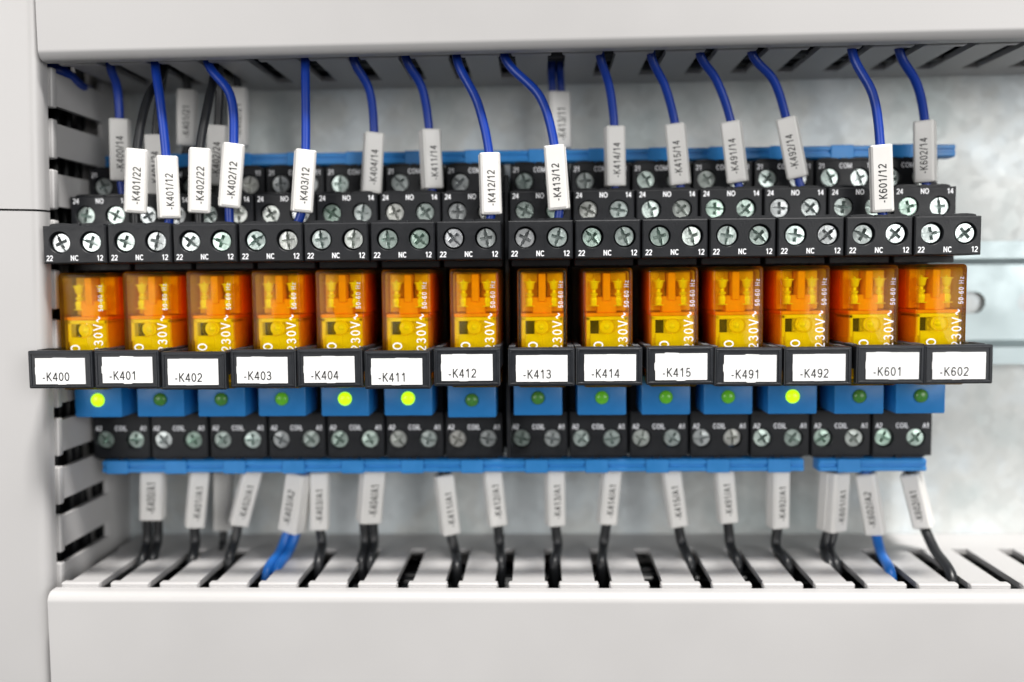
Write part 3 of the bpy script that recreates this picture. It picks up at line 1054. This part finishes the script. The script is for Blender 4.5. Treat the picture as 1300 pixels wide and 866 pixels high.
for nm, side, lo, hi, up_, tw, ma, dbl in COW:
    col = 'blue' if ma is BL else 'black'
    wire('%s wire%s with blurred sleeve reading -%s/%s far behind' % (col, ' pair' if dbl else '', nm, side), '-%s/%s' % (nm, side), (lo, hi), 32.0, up_, tw, ma,
         col + '_wire', com(nm, side), dbl)
BOW = [
    ('K400', 'A1', (194, 658), (195, 590), [(193, 690, 27), (187, 712, 22)], 12, BK, 1.3),
    ('K401', 'A1', (247, 668), (254, 594), [(248, 690, 27), (244, 712, 22)], 28, BK, 0),
    ('K402', 'A1', (303, 665), (322, 592), [(297, 690, 26), (291, 712, 22)], 26, BK, 0),
    ('K403', 'A2', (371, 674), (382, 600), [(362, 698, 25), (345, 727, 14)], -24, LB, 1.2),
    ('K403', 'A1', (406, 671), (406, 598), [(409, 690, 27), (404, 716, 21)], 10, BK, 0),
    ('K404', 'A1', (468, 662), (474, 592), [(469, 690, 27), (464, 715, 21)], 26, BK, 1.2),
    ('K411', 'A1', (572, 677), (563, 602), [(578, 700, 26), (580, 720, 20)], 22, BK, 0),
    ('K412', 'A1', (632, 666), (624, 592), [(634.5, 692, 27), (636, 715, 21)], 14, BK, 0),
    ('K413', 'A1', (705, 666), (704, 592), [(708, 692, 27), (704, 715, 21)], 14, BK, 0),
    ('K414', 'A1', (770, 664), (777, 592), [(766, 692, 27), (764, 715, 21)], 10, BK, 0),
    ('K415', 'A1', (861, 667), (851, 594), [(866, 690, 27), (876, 715, 21)], 4, BK, 0),
    ('K491', 'A1', (924, 662), (918, 592), [(927, 690, 27), (936, 715, 21)], 2, BK, 0),
    ('K492', 'A1', (987, 669), (988, 594), [(985, 692, 27), (1000, 716, 20)], 14, BK, 0),
    ('K601', 'A1', (1055, 673), (1060, 598), [(1050, 695, 26), (1058, 718, 20)], 34, BK, 0.9),
    ('K602', 'A2', (1112, 677), (1099, 600), [(1118, 700, 24), (1131, 730, 12)], -30, LB, 0),
    ('K602', 'A1', (1173, 668), (1156, 600), [(1185, 695, 22), (1209, 736, 9)], -34, BK, 0),
]
for nm, side, lo, hi, dn, tw, ma, dbl in BOW:
    col = 'blue' if ma is LB else 'black'
    wire('%s wire%s with sleeve reading -%s/%s below the coil terminals' % (col, ' pair' if dbl else '', nm, side), '-%s/%s' % (nm, side), (lo, hi), 27.5, dn, tw, ma,
         col + '_wire', coil(nm, side), dbl, down=True, r=1.33)
wire('blurred white sleeved wire deep behind the -K401 and -K402 coil wires', None, ((284, 672), (284, 598)), 38.0, [(283, 690, 37), (280, 706, 30)], 5, BK,
     'black_wire', (at(284, 580, 38).x, 38, -45), 0, down=True)

# loops of blue wire inside the left duct
p = [at(58, 84, 14), at(78, 92, 16), at(96, 108, 22), at(112, 118, 32)]
o = obj('blue_wire', tube(p, 1.9), M['wire_blue'])
tag(o, 'blue wire crossing the topmost slot of the upright duct', 'wire')
p = [at(52, 738, 9), at(66, 742, 8), at(76, 741, 10), at(82, 752, 16)]
o = obj('blue_wire', tube(p, 1.4), M['wire_blue'])
tag(o, 'short blue wire peeking out at the lower left duct corner', 'wire')


# black wires packed inside the ducts
def bundle(label, lo, hi, axis, n):
    mb = bmesh.new()
    for k in range(n):
        a = [random.uniform(lo[d], hi[d]) for d in range(3)]
        pts = []
        for j in range(9):
            t = j / 8
            q = [a[d] + random.uniform(-1.6, 1.6) for d in range(3)]
            q[axis] = lo[axis] + (hi[axis] - lo[axis]) * t
            pts.append(q)
        me = tube(pts, random.uniform(1.2, 1.7), 8)
        mb.from_mesh(me)
        bpy.data.meshes.remove(me)
    me = bpy.data.meshes.new('wire_bundle')
    mb.to_mesh(me)
    mb.free()
    o = obj('wire_bundle', me, M['wire_black'])
    tag(o, label, None, None, 'stuff')


bundle('black wires packed inside the bottom duct', (-100, 5, -92), (180, 44, -80.5), 0, 90)
bundle('black wires packed inside the top duct', (-100, 12, 58.5), (180, 44, 66), 0, 80)
bundle('black wires packed inside the upright duct', (-140, 8, -140), (-121, 44, 120), 2, 50)
